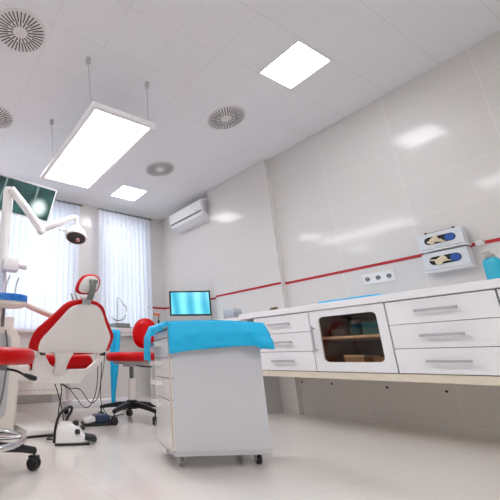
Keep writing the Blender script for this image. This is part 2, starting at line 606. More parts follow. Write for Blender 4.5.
# ------------------------------------------------------------------ vertical blinds
def blind(x0, x1, z0, z1, label, y=YB - .12):
    t = thing('vertical_blind', label, 'blind', ((x0 + x1) / 2, y, z0))
    bm = BM(); b2(bm, (x0 - .02, y - .02, z1), (x1 + .03, y + .02, z1 + .016), .003); obj('headrail', bm, 'greygreen', t, world=True)
    bm = BM()
    n = int((x1 - x0) / .078)
    w = (x1 - x0) / n
    for k in range(n):
        xc = x0 + w * (k + .5)
        pts = []
        for j in range(7):
            u = j / 6 - .5
            pts.append((xc + u * w * 1.12, y + .016 * u * 2 + .006 * math.cos(u * PI)))
        lo = [bm.verts.new((px_, py_, z0)) for px_, py_ in pts]
        hi = [bm.verts.new((px_, py_, z1)) for px_, py_ in pts]
        for j in range(6):
            bm.faces.new((lo[j], lo[j + 1], hi[j + 1], hi[j]))
    obj('slats', bm, 'blind', t, smooth=True, world=True)
    return t
blind(.02, 1.95, .885, 2.72, 'white vertical slat blind behind the dental chair and lamp')
blind(2.26, 3.2, .885, 2.73, 'white vertical slat blind right of the dental chair headrest')

# radiators under the windows
def radiator(x0, x1, z0, z1, label):
    y0 = YB - .13
    t = thing('radiator', label, 'radiator', ((x0 + x1) / 2, y0, z0))
    bm = BM(); b2(bm, (x0, y0, z0), (x1, y0 + .09, z1), .01); obj('body', bm, 'white_warm', t, world=True)
    bm = BM()
    n = int((x1 - x0) / .055)
    for k in range(n):
        xc = x0 + (k + .5) * (x1 - x0) / n
        b2(bm, (xc - .018, y0 - .003, z0 + .05), (xc + .018, y0 + .002, z0 + .064)); b2(bm, (xc - .018, y0 - .003, z1 - .06), (xc + .018, y0 + .002, z1 - .045))
    obj('grille', bm, 'grey_light', t, world=True)
    for xb in (x0 + .12, x1 - .12):
        bm = BM(); b2(bm, (xb - .02, y0 + .03, 0), (xb + .02, y0 + .06, z0 + .01)); obj('foot', bm, 'grey_light', t, world=True)
radiator(.75, 1.78, .1, .6, 'cream slotted radiator on the back wall behind the dental chair')

# ------------------------------------------------------------------ air conditioner
t = thing('air_conditioner', 'white split air conditioner high in the corner beside the pillar', 'air conditioner', (XR2, 3.83, 2.42))
A0, A1 = 3.51, 4.25
prof = [(XR2, 2.43), (3.44, 2.43), (3.335, 2.48), (3.315, 2.52), (3.315, 2.68), (3.335, 2.70), (XR2, 2.70)]
bm = BM(); prism(bm, [(x, A0, z) for x, z in prof], (0, A1 - A0, 0), .006); obj('casing', bm, 'white', t, world=True)
bm = BM(); prism(bm, [(x, A0 - .004, z) for x, z in [(3.40, 2.47), (3.36, 2.53), (3.36, 2.66), (3.375, 2.68), (3.425, 2.68), (3.425, 2.47)]], (0, .005, 0)); obj('end_panel', bm, 'grey_light', t, world=True)
bm = BM(); b2(bm, (3.308, A0 + .015, 2.535), (3.316, A1 - .015, 2.685), .003); obj('front_cover', bm, 'white_gloss', t, world=True)
rr = Matrix.Rotation(R(30), 3, 'Y')
bm = BM(); bx(bm, (3.385, (A0 + A1) / 2, 2.4525), (.10, A1 - A0 - .06, .008), Matrix.Rotation(R(25.5), 3, 'Y'), .003); obj('flap', bm, 'white', t, world=True)
bm = BM(); b2(bm, (3.314, A0 + .02, 2.505), (3.325, A1 - .02, 2.53)); obj('vent_slot', bm, 'grey', t, world=True)
bm = BM(); b2(bm, (3.3065, 3.60, 2.548), (3.3085, 3.66, 2.560)); obj('display', bm, 'grey_light', t, world=True)

# ------------------------------------------------------------------ wall screen (television)
u = Vector((.64, .085, 0)).normalized()
tr, br = Vector((1.19, 3.50, 2.315)), Vector((1.183, 3.70, 1.99))
vdir = (tr - br); vdir = (vdir - u * vdir.dot(u)).normalized()
nn = u.cross(vdir)                      # faces away; front is -nn or nn
if nn.y > 0: nn = -nn
TW, TH = .70, .385
ctr = (tr + br) / 2 - u * TW / 2
rm = Matrix((u, -nn, vdir)).transposed()
t = thing('television', 'flat television with teal space picture and painted lamp glare, tilted down in front of the left blind', 'television', ctr)
t.rotation_euler = rm.to_euler()
bm = BM(); bx(bm, (0, .022, 0), (TW, .04, TH), None, .006); obj('casing', bm, 'white', t)
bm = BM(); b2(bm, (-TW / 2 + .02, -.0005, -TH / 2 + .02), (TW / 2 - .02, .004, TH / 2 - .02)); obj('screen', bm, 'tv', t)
inv = rm.transposed()
def loc2(p): return inv @ (Vector(p) - ctr)
bm = BM(); tube(bm, [loc2((.3, 3.9, ZC)), loc2((.3, 3.9, 2.2)), loc2(ctr - nn * .05)], .02, 10); obj('ceiling_arm', bm, 'white', t, smooth=True)

# ------------------------------------------------------------------ worktop and wall-hung units
XF = 2.9
C0, ZT0, ZT1, ZB = .17, .895, .948, .416
def handle(bm, c, L, horiz=True, out=.032):
    """bow handle on a front facing -x at x=XF"""
    x, y, z = c
    if horiz:
        bx(bm, (x - out, y, z), (.010, L, .017), None, .002)
        for s in (-1, 1): bx(bm, (x - out / 2, y + s * (L / 2 - .02), z), (out, .012, .011), None, .002)
    else:
        bx(bm, (x - out, y, z), (.008, .013, L), None, .002)
        for s in (-1, 1): bx(bm, (x - out / 2, y, z + s * (L / 2 - .02)), (out, .011, .012), None, .002)

def drawer_unit(y0, y1, label):
    t = thing('drawer_cabinet', label, 'cabinet', (XF, (y0 + y1) / 2, ZB), 0, 'wall-hung three-drawer units under the worktop')
    bm = BM()
    b2(bm, (XF + .022, y0 + .001, ZB + .001), (XR - .003, y1 - .001, ZT0 - .001))
    obj('body', bm, 'cabinside', t, world=True)
    h = (ZT0 - ZB - .006) / 3
    for k in range(3):
        z0 = ZB + .002 + k * h
        bm = BM(); b2(bm, (XF, y0 + .003, z0 + .002), (XF + .02, y1 - .003, z0 + h - .002), .002)
        d = obj('drawer', bm, 'white', t, world=True)
        bm = BM(); handle(bm, (XF, (y0 + y1) / 2, z0 + h * .50), .225); obj('handle', bm, 'steel', d, world=True)
    return t
drawer_unit(1.919, 2.49, 'white three-drawer wall unit between the trolley and the glass-door unit')
drawer_unit(.767, 1.342, 'white three-drawer wall unit to the right of the glass-door unit')
drawer_unit(.19, .765, 'white three-drawer wall unit at the right edge, only a sliver in view')

# glass-door unit
y0, y1 = 1.344, 1.917
t = thing('glass_door_cabinet', 'white wall unit with a rounded smoked glass door', 'cabinet', (XF, (y0 + y1) / 2, ZB))
bm = BM()
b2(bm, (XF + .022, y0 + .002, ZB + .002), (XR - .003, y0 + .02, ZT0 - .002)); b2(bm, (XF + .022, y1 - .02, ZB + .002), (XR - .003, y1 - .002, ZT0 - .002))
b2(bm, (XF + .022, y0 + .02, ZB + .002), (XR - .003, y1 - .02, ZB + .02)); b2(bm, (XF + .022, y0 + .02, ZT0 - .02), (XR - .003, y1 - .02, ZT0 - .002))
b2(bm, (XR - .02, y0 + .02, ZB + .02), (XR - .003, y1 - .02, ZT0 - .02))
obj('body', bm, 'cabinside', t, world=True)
bm = BM(); b2(bm, (XF + .07, y0 + .021, .667), (XR - .021, y1 - .021, .685)); obj('shelf', bm, 'wood', t, world=True)
# door: frame with a rounded opening
gy0, gy1, gz0, gz1, gr = 1.408, 1.842, .49, .84, .035
def rrect(a0, a1, b0, b1, r, n=5):
    out = []
    for cx, cy, s in ((a1 - r, b1 - r, 0), (a0 + r, b1 - r, PI / 2), (a0 + r, b0 + r, PI), (a1 - r, b0 + r, 1.5 * PI)):
        for k in range(n + 1):
            a = s + PI / 2 * k / n
            out.append((cx + r * math.cos(a), cy + r * math.sin(a)))
    return out
bm = BM()
inn = rrect(gy0, gy1, gz0, gz1, gr)
outr = rrect(y0 + .003, y1 - .003, ZB + .004, ZT0 - .004, .004)
rings = []
for x in (XF, XF + .02):
    rings.append([[bm.verts.new((x, a, b)) for a, b in L] for L in (inn, outr)])
n = len(inn)
for k in range(n):
    j = (k + 1) % n
    bm.faces.new((rings[0][0][k], rings[0][0][j], rings[0][1][j], rings[0][1][k]))
    bm.faces.new((rings[1][0][j], rings[1][0][k], rings[1][1][k], rings[1][1][j]))
    bm.faces.new((rings[0][0][j], rings[0][0][k], rings[1][0][k], rings[1][0][j]))
    bm.faces.new((rings[0][1][k], rings[0][1][j], rings[1][1][j], rings[1][1][k]))
door = obj('door', bm, 'white', t, world=True)
bm = BM(); prism(bm, [(XF + .008, a, b) for a, b in inn], (.004, 0, 0)); obj('glass', bm, 'smoke', door, world=True)
bm = BM(); handle(bm, (XF, 1.887, .668), .21, False); obj('handle', bm, 'steel', door, world=True)

# things inside the glass-door unit
def box_item(name, lo, hi, m, label, cat, group=None, bev=.004):
    c = ((lo[0] + hi[0]) / 2, (lo[1] + hi[1]) / 2, lo[2])
    bm = BM(); b2(bm, lo, hi, bev)
    return tag(obj(name, bm, m, origin=c), label, cat, group)
zs = ZB + .0205
def carton(lo, hi, m, label, lidm=None):
    c = ((lo[0] + hi[0]) / 2, (lo[1] + hi[1]) / 2, lo[2])
    t = thing('carton', label, 'box', c)
    bm = BM(); b2(bm, lo, (hi[0], hi[1], hi[2] - .015), .002); obj('box', bm, m, t, world=True)
    bm = BM(); b2(bm, (lo[0] - .004, lo[1] - .004, hi[2] - .0155), (hi[0] + .004, hi[1] + .004, hi[2]), .003); obj('lid', bm, lidm or m, t, world=True)
carton((3.0, 1.60, zs), (3.22, 1.74, zs + .105), 'card', 'low brown box with pale lid on the cabinet floor behind glass', 'wood')
carton((3.05, 1.43, zs), (3.25, 1.56, zs + .09), 'card', 'brown box in the right corner of the glass cabinet floor')
carton((3.02, 1.44, .6855), (3.2, 1.58, .785), 'tealitem', 'teal box on the shelf behind the smoked glass')
t = thing('glass_jar', 'dark glass jar on the shelf behind the smoked glass', 'jar', (3.12, 1.68, .6855))
bm = BM(); lathe(bm, [(.035, 0), (.042, .01), (.042, .08), (.03, .095)], n=20); obj('body', bm, 'tealitem', t, smooth=True)
bm = BM(); lathe(bm, [(.032, .0955), (.032, .12), (.028, .125)], n=20); obj('lid', bm, 'cap', t, smooth=True)
t = thing('folded_pack', 'grey folded pack lying on the glass cabinet shelf, left end', 'pack', (3.12, 1.79, .6855))
bm = BM(); bx(bm, (0, 0, .03), (.16, .1, .059), None, .012); obj('bundle', bm, 'grey', t, smooth=True)
bm = BM(); bx(bm, (0, 0, .0615), (.03, .102, .003), None); obj('band', bm, 'card', t)

# worktop slab
bm = BM(); b2(bm, (XF - .012, C0, ZT0), (XR - .002, 2.518, ZT1), .006)
b2(bm, (XF - .012, 2.5165, ZT0), (XP - .002, 2.66, ZT1), .006)
tag(obj('worktop', bm, 'white', origin=(3.2, 1.3, ZT0)), 'long white worktop running along the tiled right wall', 'worktop')
# beige board under the units
bm = BM(); b2(bm, (XF + .004, C0, .366), (XR - .003, 2.39, ZB - .001), .003)
b2(bm, (XF + .004, 2.394, .366), (XR - .003, 2.51, ZB - .001), .003)
tag(obj('support_board', bm, 'beige', origin=(3.2, 1.3, .366)), 'beige board fixed below the white wall units', 'board')
# screw caps in the wall underneath
for x, y, z in ((XR, 2.49, .30), (XR, 2.19, .295), (XR, 1.73, .29), (XR, 1.34, .285)):
    bm = BM(); lathe(bm, [(.009, 0), (.009, .004), (.005, .006), (0, .006)], n=12, rot=Matrix.Rotation(R(-90), 3, 'Y'))
    o = obj('screw_cap', bm, 'dark', smooth=True); o.location = (x, y, z)
    tag(o, 'small dark screw cap in the tiled wall below the beige board', 'screw', 'screw caps under the worktop')

# corner desk behind the trolley
t = thing('corner_desk', 'white desk in the back corner under the computer', 'desk', (3.2, 3.6, 0))
bm = BM(); b2(bm, (2.99, 2.665, .90), (XP - .002, P1 + .002, .94), .004); b2(bm, (2.99, P1, .90), (XR2 - .002, 4.52, .94), .004); obj('desk_top', bm, 'white', t, world=True)
for yy in (2.70, 4.48):
    bm = BM(); b2(bm, (3.03, yy - .015, 0), (XP - .02, yy + .015, .90), .002); obj('side_panel', bm, 'grey_light', t, world=True)
bm = BM(); b2(bm, (XP - .04, 2.72, .5), (XP - .02, 4.46, .90)); obj('back_panel', bm, 'grey_light', t, world=True)

# computer
mc = Vector((3.215, 3.77, .9405))
t = thing('desktop_computer', 'all-in-one computer with black-rimmed turquoise screen on the corner desk', 'computer', mc, R(-33))
CW, CH = .55, .40
bm = BM(); bx(bm, (0, 0, .065 + CH / 2), (CW, .022, CH), None, .008); obj('casing', bm, 'steel', t)
bm = BM(); b2(bm, (-CW / 2 + .002, -.0135, .13), (CW / 2 - .002, -.0105, .065 + CH - .002)); obj('bezel', bm, 'black', t)
bm = BM(); b2(bm, (-CW / 2 + .024, -.0150, .152), (CW / 2 - .024, -.0130, .065 + CH - .022)); obj('screen', bm, 'mac', t)
bm = BM(); prism(bm, [(-.08, .0, 0), (-.08, .15, 0), (.08, .15, 0), (.08, .0, 0)], (0, 0, .006)); bx(bm, (0, .06, .095), (.14, .008, .19), Matrix.Rotation(R(18), 3, 'X')); obj('stand', bm, 'steel', t)

# small things on the desk and worktop
t = thing('plastic_box', 'small clear plastic box standing on the worktop beside the trolley cloth', 'box', (3.06, 2.9, .94))
bm = BM()
for lo, hi in (((-.055, -.08, 0), (.055, .08, .004)), ((-.055, -.08, .004), (-.051, .08, .1)), ((.051, -.08, .004), (.055, .08, .1)), ((-.051, -.08, .004), (.051, -.076, .1)), ((-.051, .076, .004), (.051, .08, .1))):
    b2(bm, lo, hi)
obj('box', bm, 'clear', t)
bm = BM(); b2(bm, (-.046, -.07, .005), (.046, .07, .05), .004); obj('contents', bm, 'grey_light', t)

t = thing('brass_box', 'small dark brass box on the worktop below the pillar edge', 'box', (3.03, 2.34, ZT1))
bm = BM(); bx(bm, (0, 0, .013), (.06, .085, .026), None, .004); obj('base', bm, 'brass', t)
bm = BM()
for k in range(4): lathe(bm, [(.008, .026), (.009, .034), (.004, .046), (0, .046)], (.0, -.03 + k * .02, 0), 10)
obj('pins', bm, 'dark', t, smooth=True)

t = thing('desk_gadget', 'small orange and black gadget on the corner desk', 'lamp', (3.14, 4.40, .94))  # small desk gadget of unknown use
bm = BM(); lathe(bm, [(.035, 0), (.035, .012), (.01, .02)], n=18); obj('base', bm, 'black', t, smooth=True)
bm = BM(); tube(bm, [(0, 0, .015), (0, 0, .2)], .006, 8); bx(bm, (0, 0, .11), (.02, .03, .04), None, .004); obj('stem', bm, 'black', t, smooth=True)
bm = BM(); bx(bm, (-.02, .01, .212), (.11, .035, .03), None, .008); obj('head', bm, 'orange', t, smooth=True)

# turquoise drape lying on the worktop
bm = BM()
nx, ny = 8, 22
top = [[None] * (ny + 1) for _ in range(nx + 1)]
bot = [[None] * (ny + 1) for _ in range(nx + 1)]
for i in range(nx + 1):
    for j in range(ny + 1):
        x = 2.925 + .36 * i / nx; y = 1.36 + .47 * j / ny
        z = .016 + .006 * noise.noise(Vector((x * 9, y * 9, 1)))
        top[i][j] = bm.verts.new((x, y, ZT1 + z)); bot[i][j] = bm.verts.new((x, y, ZT1 + .0005))
def skin(bm, T, B, nx, ny):
    for i in range(nx):
        for j in range(ny):
            bm.faces.new((T[i][j], T[i + 1][j], T[i + 1][j + 1], T[i][j + 1])); bm.faces.new((B[i][j], B[i][j + 1], B[i + 1][j + 1], B[i + 1][j]))
    for i in range(nx):
        bm.faces.new((T[i][0], B[i][0], B[i + 1][0], T[i + 1][0])); bm.faces.new((T[i][ny], T[i + 1][ny], B[i + 1][ny], B[i][ny]))
    for j in range(ny):
        bm.faces.new((T[0][j], T[0][j + 1], B[0][j + 1], B[0][j])); bm.faces.new((T[nx][j], B[nx][j], B[nx][j + 1], T[nx][j + 1]))
skin(bm, top, bot, nx, ny)
tag(obj('drape_sheet', bm, 'cloth', origin=(3.15, 1.66, ZT1), smooth=True), 'folded turquoise drape lying flat on the worktop under the sockets', 'cloth')

# triple socket
t = thing('wall_socket', 'white triple power socket on the right wall above the worktop', 'socket', (XR, 1.615, 1.19))
bm = BM(); b2(bm, (XR - .008, 1.487, 1.142), (XR, 1.742, 1.238), .004); obj('frame', bm, 'white_gloss', t, world=True)
for k in range(3):
    yc = 1.53 + k * .085
    bm = BM()
    rot = Matrix.Rotation(R(-90), 3, 'Y')
    lathe(bm, [(.03, .008), (.03, .012), (.022, .012), (.021, .0095), (0, .0095)], (XR, yc, 1.19), 24, rot=rot)
    s = obj('outlet', bm, 'white', t, smooth=True, world=True)
    bm = BM(); lathe(bm, [(.0195, .0094), (.0195, .0102), (0, .0102)], (XR, yc, 1.19), 20, rot=rot); obj('socket_well', bm, 'grey', s, smooth=True, world=True)
    bm = BM()
    for d in (-.01, .01): lathe(bm, [(.004, .009), (.004, .0112), (0, .0112)], (XR, yc + d, 1.19), 10, rot=rot)
    obj('pin_holes', bm, 'dark', s, world=True)

# glove boxes in wall holder
def glove_box(z0, z1, label):
    x0 = 3.405
    ya, yb = .976, 1.246
    t = thing('glove_box', label, 'box', (3.45, (ya + yb) / 2, z0), 0, 'glove boxes on the wall')
    bm = BM(); b2(bm, (x0, ya, z0), (XR - .012, yb, z1), .004); obj('carton', bm, 'carton', t, world=True)
    zc, yc, h = (z0 + z1) / 2 + .002, (ya + yb) / 2, z1 - z0
    bm = BM(); prism(bm, [(x0 - .0005, a, b) for a, b in rrect(yc - .095, yc + .095, zc - h * .24, zc + h * .24, h * .235)], (-.001, 0, 0)); obj('opening', bm, 'dark', t, world=True)
    bm = BM(); prism(bm, [(x0 - .002, a, b) for a, b in rrect(yc - .09, yc - .03, zc - h * .21, zc + h * .21, h * .2)], (-.001, 0, 0)); obj('blue_flap', bm, 'blueoval', t, world=True)
    bm = BM()
    bmesh.ops.create_icosphere(bm, subdivisions=3, radius=1.0)
    for v in bm.verts:
        w = 1 + .5 * noise.noise(v.co * 2.2 + Vector((z0 * 20, 0, 0)))
        v.co = Vector((x0 - .004 + v.co.x * .016 * w, yc + .025 + v.co.y * .05 * w + .01 * math.sin(v.co.z * 3), zc - .004 + v.co.z * h * .19 * w + .012 * math.sin(v.co.y * 4 + z0 * 30)))
    obj('gloves', bm, 'glove', t, smooth=True, world=True)
glove_box(1.316, 1.437, 'white glove box on the wall, the upper one of the pair')
glove_box(1.155, 1.285, 'white glove box on the wall, the lower one of the pair')
t = thing('glove_box_holder', 'white wall rack carrying the two glove boxes', 'rack', (XR, 1.11, 1.14))
bm = BM(); b2(bm, (XR - .01, .985, 1.145), (XR, 1.237, 1.45), .002); obj('back_plate', bm, 'white', t, world=True)
for z in (1.15, 1.3105):
    bm = BM(); b2(bm, (3.41, .97, z - .008), (XR - .002, 1.252, z + .003), .001); obj('shelf', bm, 'white', t, world=True)
bm = BM(); tube(bm, [(XR - .012, 1.2, 1.44), (3.45, 1.2, 1.452), (3.45, 1.03, 1.452), (XR - .012, 1.03, 1.44)], .004, 8); obj('wire', bm, 'chrome', t, smooth=True, world=True)
for y in (1.2, 1.03):
    bm = BM(); lathe(bm, [(.007, -.006), (.009, 0), (.007, .008), (0, .009)], (3.45, y, 1.452), 10); obj('knob', bm, 'black', t, smooth=True, world=True)

# soap bottle
t = thing('soap_bottle', 'aqua soap bottle with a grey cap on the worktop at the right edge', 'bottle', (2.975, .765, ZT1 + .001), R(62))
t.scale = (.88, .88, .88)
bm = BM()
prof = [(.0, 0), (.8, 0), (.96, .006), (1, .02), (1, .115), (.96, .135), (.8, .148), (.5, .156), (.42, .158)]
rings = []
for r_, h in prof[1:]:
    rings.append([bm.verts.new((.05 * r_ * math.copysign(abs(math.cos(a)) ** .7, math.cos(a)), .03 * r_ * math.copysign(abs(math.sin(a)) ** .7, math.sin(a)), h)) for a in [2 * PI * k / 32 for k in range(32)]])
for A, B in zip(rings, rings[1:]):
    for k in range(32): bm.faces.new((A[k], A[(k + 1) % 32], B[(k + 1) % 32], B[k]))
bm.faces.new(list(reversed(rings[0]))); bm.faces.new(rings[-1])
obj('body', bm, 'soap', t, smooth=True)
bm = BM(); lathe(bm, [(.024, .156), (.027, .162), (.026, .176), (.016, .188), (.009, .19), (.009, .2), (0, .2)], n=20); bx(bm, (.016, 0, .197), (.05, .014, .01), None, .003); obj('cap', bm, 'cap', t, smooth=True)
bm = BM()
for z, w, h in ((.112, .052, .012), (.09, .03, .006), (.078, .038, .006), (.03, .05, .004)): b2(bm, (-w / 2, -.0312, z), (w / 2, -.0295, z + h))
obj('print', bm, 'soaplabel', t)
t = thing('wall_clip', 'small white clip on the red wall strip above the soap bottle', 'clip', (XR, .93, 1.3))
bm = BM(); b2(bm, (XR - .02, .905, 1.29), (XR, .95, 1.325), .004); obj('plate', bm, 'white', t, world=True)
bm = BM(); tube(bm, [(XR - .018, .92, 1.3), (XR - .035, .92, 1.29), (XR - .04, .92, 1.305)], .004, 8); obj('hook', bm, 'white', t, smooth=True, world=True)

# ------------------------------------------------------------------ trolley with the turquoise cloth
KO = Vector((1.193, 1.586, 0)); KA = R(-21.8)
KW, KD, KZ0, KZ1 = .500, .325, .055, .687
t = thing('drawer_trolley', 'white drawer trolley on castors under the turquoise cloth', 'trolley', KO, KA)
bm = BM()
b2(bm, (.018, .016, KZ0 + .02), (KW - .016, KD - .016, KZ1 - .02)); obj('body', bm, 'grey_side', t)
for yy in (0, KD - .016):
    bm = BM(); b2(bm, (.012, yy, KZ0 + .02), (KW, yy + .016, KZ1 - .018), .0015); obj('side_panel', bm, 'grey_side', t)
bm = BM(); b2(bm, (.004, -.002, KZ0), (KW + .002, KD + .002, KZ0 + .02), .002); obj('base_board', bm, 'grey_light', t)
bm = BM(); b2(bm, (-.004, -.004, KZ1 - .018), (KW + .004, KD + .004, KZ1), .003); obj('top_board', bm, 'white', t)
zz = [.077, .305, .412, .515, .616, .655]
for k in range(5):
    bm = BM(); b2(bm, (-.006, .003, zz[k] + .002), (.012, KD - .003, zz[k + 1] - .002), .002)
    d = obj('drawer', bm, 'white_gloss', t)
    if k < 4:
        zc = zz[k + 1] - .03
        bm = BM()
        for lo, hi in (((-.045, .14, zc - .01), (-.037, .28, zc + .014)), ((-.0375, .14, zc - .01), (-.005, .148, zc + .014)), ((-.0375, .272, zc - .01), (-.005, .28, zc + .014))):
            b2(bm, lo, hi, .002)
        obj('handle', bm, 'white_gloss', d)
bm = BM(); b2(bm, (-.0068, -.0012, KZ0 + .0205), (.004, .0025, KZ1 - .0185)); obj('edge_strip', bm, 'edge', t)
for cx in (.05, KW - .05):
    for cy in (.05, KD - .05):
        bm = BM()
        b2(bm, (cx - .016, cy - .016, .046), (cx + .016, cy + .018, .055), .002)
        for s in (-1, 1): b2(bm, (cx + s * .014 - .002, cy - .012, .018), (cx + s * .014 + .002, cy + .016, .048))
        k = obj('castor', bm, 'steel', t)
        bm = BM(); lathe(bm, [(.010, -.011), (.021, -.010), (.0235, -.005), (.0235, .005), (.021, .010), (.010, .011)], (cx, cy, .0235), 20, rot=Matrix.Rotation(R(90), 3, 'Y')); obj('wheel', bm, 'black' if cx > .2 else 'clear', k, smooth=True)

# cloth over the trolley: top sheet, front flap, right flap and a hanging strip at the far left corner (one mesh)
t0 = KZ1 + .002
bm = BM()
def sheet(fn, nu, nv, th=.003):
    P = [[Vector(fn(i / nu, j / nv)) for j in range(nv + 1)] for i in range(nu + 1)]
    V = [[bm.verts.new(p) for p in row] for row in P]
    for i in range(nu):
        for j in range(nv):
            bm.faces.new((V[i][j], V[i + 1][j], V[i + 1][j + 1], V[i][j + 1]))
    return V
def wob(a, b, s, f=14): return s * noise.noise(Vector((a * f, b * f, s * 100)))
N = 36
sheet(lambda a, b: (-.012 + (KW + .034) * a, -.022 + (KD * .72 + .022) * b, t0 + .014 - .010 * (2 * a - 1) ** 2 + abs(wob(a, b, .010, 5))), N, 16)
def front(a, b):
    drop = (.160 - .035 * min(1, a / .8)) if a < .8 else (.125 + .012 * min(1, (a - .8) / .06))
    x = -.012 + (KW + .034) * a + (.018 if a > .8 else 0) * b
    y = -.022 - .012 * b - .012 * math.sin(b * PI) + wob(a, b, .012, 6) * b - (.045 * b + .004 if a > .79 else 0) + (.02 * b * math.sin((a - .79) / .21 * PI) if a > .79 else 0)
    z = t0 + .014 - .010 * (2 * a - 1) ** 2 - b * drop
    return (x, y, z)
sheet(front, N, 12)
sheet(lambda a, b: (KW + .022 + .014 * b + .010 * math.sin(a * 9) * b, -.022 - .034 * b * (1 - a) + KD * .74 * a, t0 + .004 - b * (.14 - .02 * math.sin(a * 7))), 14, 10)
def left(a, b):   # overhang above the drawer fronts: a slanting hem, then a strip hanging at the far end
    y = -.022 + .36 * a
    e = min(1, max(0, (a - .50) / .06))
    drop = (.028 + .075 * a) * (1 - e) + (.19 + .015 * math.sin(a * 20)) * e
    out = .012 + .048 * min(1, a * 1.8) * (.35 + .65 * min(1, b * 3))
    return (-out - .008 * math.sin(a * 26) * b, y, t0 + .012 - drop * b - .004 * math.sin(a * PI))
sheet(left, 40, 12)
sheet(lambda a, b: (-.012 + KW * .8 * a, KD * .70 + KD * .36 * b, t0 + .010 + abs(wob(a, b, .008, 5))), 20, 8)
cl = obj('trolley_cloth', bm, 'cloth', smooth=True, angle=60)
cl.location = KO; cl.rotation_euler = (0, 0, KA)
sm = cl.modifiers.new('thickness', 'SOLIDIFY'); sm.thickness = .003; sm.offset = 1
tag(cl, 'turquoise paper cloth draped over the drawer trolley', 'cloth')

# ------------------------------------------------------------------ stools
def star_base(t, angs, r, zh, leg_m='black', wheel_m='black'):
    for a in angs:
        d = Vector((math.cos(a), math.sin(a), 0)); s = Vector((-d.y, d.x, 0))
        bm = BM()
        pts = []
        for q, z, hw, hh in ((.02, zh, .028, .024), (r * .45, zh - .004, .022, .02), (r * .8, zh - .018, .018, .016), (r + .01, zh - .032, .016, .014)):
            pts.append([bm.verts.new(d * q + s * (hw * u) + Vector((0, 0, z + hh * v))) for u, v in ((-1, -1), (1, -1), (1, 1), (-1, 1))])
        for A, B in zip(pts, pts[1:]):
            for k in range(4): bm.faces.new((A[k], A[(k + 1) % 4], B[(k + 1) % 4], B[k]))
        bm.faces.new(pts[0][::-1]); bm.faces.new(pts[-1])
        bmesh.ops.bevel(bm, geom=list(bm.edges), offset=.005, segments=2, affect='EDGES')
        leg = obj('leg', bm, leg_m, t, smooth=True)
        bm = BM()
        c = d * r
        q = Matrix.Rotation(a + .9, 3, 'Z') @ Matrix.Rotation(R(90), 3, 'Y')
        for w in (-.014, .014):
            off = Matrix.Rotation(a + .9, 3, 'Z') @ Vector((w, 0, 0))
            lathe(bm, [(.012, -.010), (.026, -.009), (.03, -.004), (.03, .004), (.026, .009), (.012, .010)], c + off + Vector((0, 0, .03)), 18, rot=q)
        lathe(bm, [(.006, 0), (.006, zh - .08)], c + Vector((0, 0, .035)), 8)
        hood = Matrix.Rotation(a + .9, 3, 'Z')
        bx(bm, c + Vector((0, 0, .058)), (.03, .05, .012), hood, .004)
        obj('castor', bm, wheel_m, leg, smooth=True)

def seat_cushion(t, r, z0, z1, m='red'):
    bm = BM()
    h = z1 - z0
    lathe(bm, [(r * .86, z0), (r * .97, z0 + h * .15), (r, z0 + h * .45), (r * .98, z0 + h * .75), (r * .9, z1 - h * .05), (r * .6, z1), (0, z1 - h * .04)], n=40)
    obj('seat', bm, m, t, smooth=True, angle=60)

# stool with backrest, behind the trolley
t = thing('dental_stool', 'red stool with round backrest on black star base behind the trolley', 'stool', (1.79, 2.955, 0), 0, 'red dental stools')
star_base(t, [R(208 + 72 * k) for k in range(5)], .285, .135)
bm = BM(); lathe(bm, [(.05, .1), (.05, .165), (.03, .175)], n=20); obj('hub', bm, 'black', t, smooth=True)
bm = BM(); lathe(bm, [(.034, .17), (.034, .345), (.03, .35)], n=20); obj('column', bm, 'shell', t, smooth=True)
bm = BM(); lathe(bm, [(.02, .345), (.02, .47)], n=16); obj('gas_lift', bm, 'grey', t, smooth=True)
bm = BM(); bx(bm, (0, 0, .482), (.26, .22, .022), None, .006); bx(bm, (.02, 0, .462), (.16, .12, .025), None, .006); obj('seat_plate', bm, 'steel', t)
bm = BM(); tube(bm, spline([(.02, -.06, .462), (-.02, -.2, .455), (.05, -.25, .45)]), .006, 8); obj('lever', bm, 'black', t, smooth=True)
seat_cushion(t, .235, .495, .575)
bd = Vector((.12, .16, 0)).normalized()
bs = Vector((-bd.y, bd.x, 0)) * -1
bc = Vector((.225, .10, .758))
poly = []
for k in range(32):
    a = 2 * PI * k / 32
    poly.append(bc + bs * (.125 * math.copysign(abs(math.cos(a)) ** .85, math.cos(a)) * (1 - .08 * math.sin(a))) + Vector((0, 0, .145 * math.sin(a))))
bm = BM(); dome(bm, poly, -bd, .045, .02, .02); obj('backrest', bm, 'red', t, smooth=True, angle=60)
bm = BM(); tube(bm, spline([bc + bd * .0 + Vector((0, 0, -.02)), bc + bd * .05 + Vector((0, 0, -.05)), bc + bd * .06 + Vector((0, 0, -.18)), Vector((.10, .07, .47))]), .012, 8); obj('back_stem', bm, 'steel', t, smooth=True)

# stool at the left edge, with chrome foot ring
t = thing('dental_stool', 'red stool with chrome foot ring, cut off by the left edge', 'stool', (.30, 1.95, 0), 0, 'red dental stools')
star_base(t, [R(-9 + 72 * k) for k in range(5)], .30, .115)
bm = BM(); lathe(bm, [(.05, .08), (.05, .15), (.03, .16)], n=20); obj('hub', bm, 'black', t, smooth=True)
bm = BM(); lathe(bm, [(.03, .155), (.03, .33), (.02, .335), (.02, .46)], n=20); obj('column', bm, 'chrome', t, smooth=True)
bm = BM()
tube(bm, [(.245 * math.cos(2 * PI * k / 40), .245 * math.sin(2 * PI * k / 40), .143) for k in range(40)], .014, 10, closed=True)
for k in range(5):
    a = R(-5 + 72 * k); tube(bm, [(.05 * math.cos(a), .05 * math.sin(a), .143), (.24 * math.cos(a), .24 * math.sin(a), .143)], .008, 8)
obj('foot_ring', bm, 'chrome', t, smooth=True, angle=60)
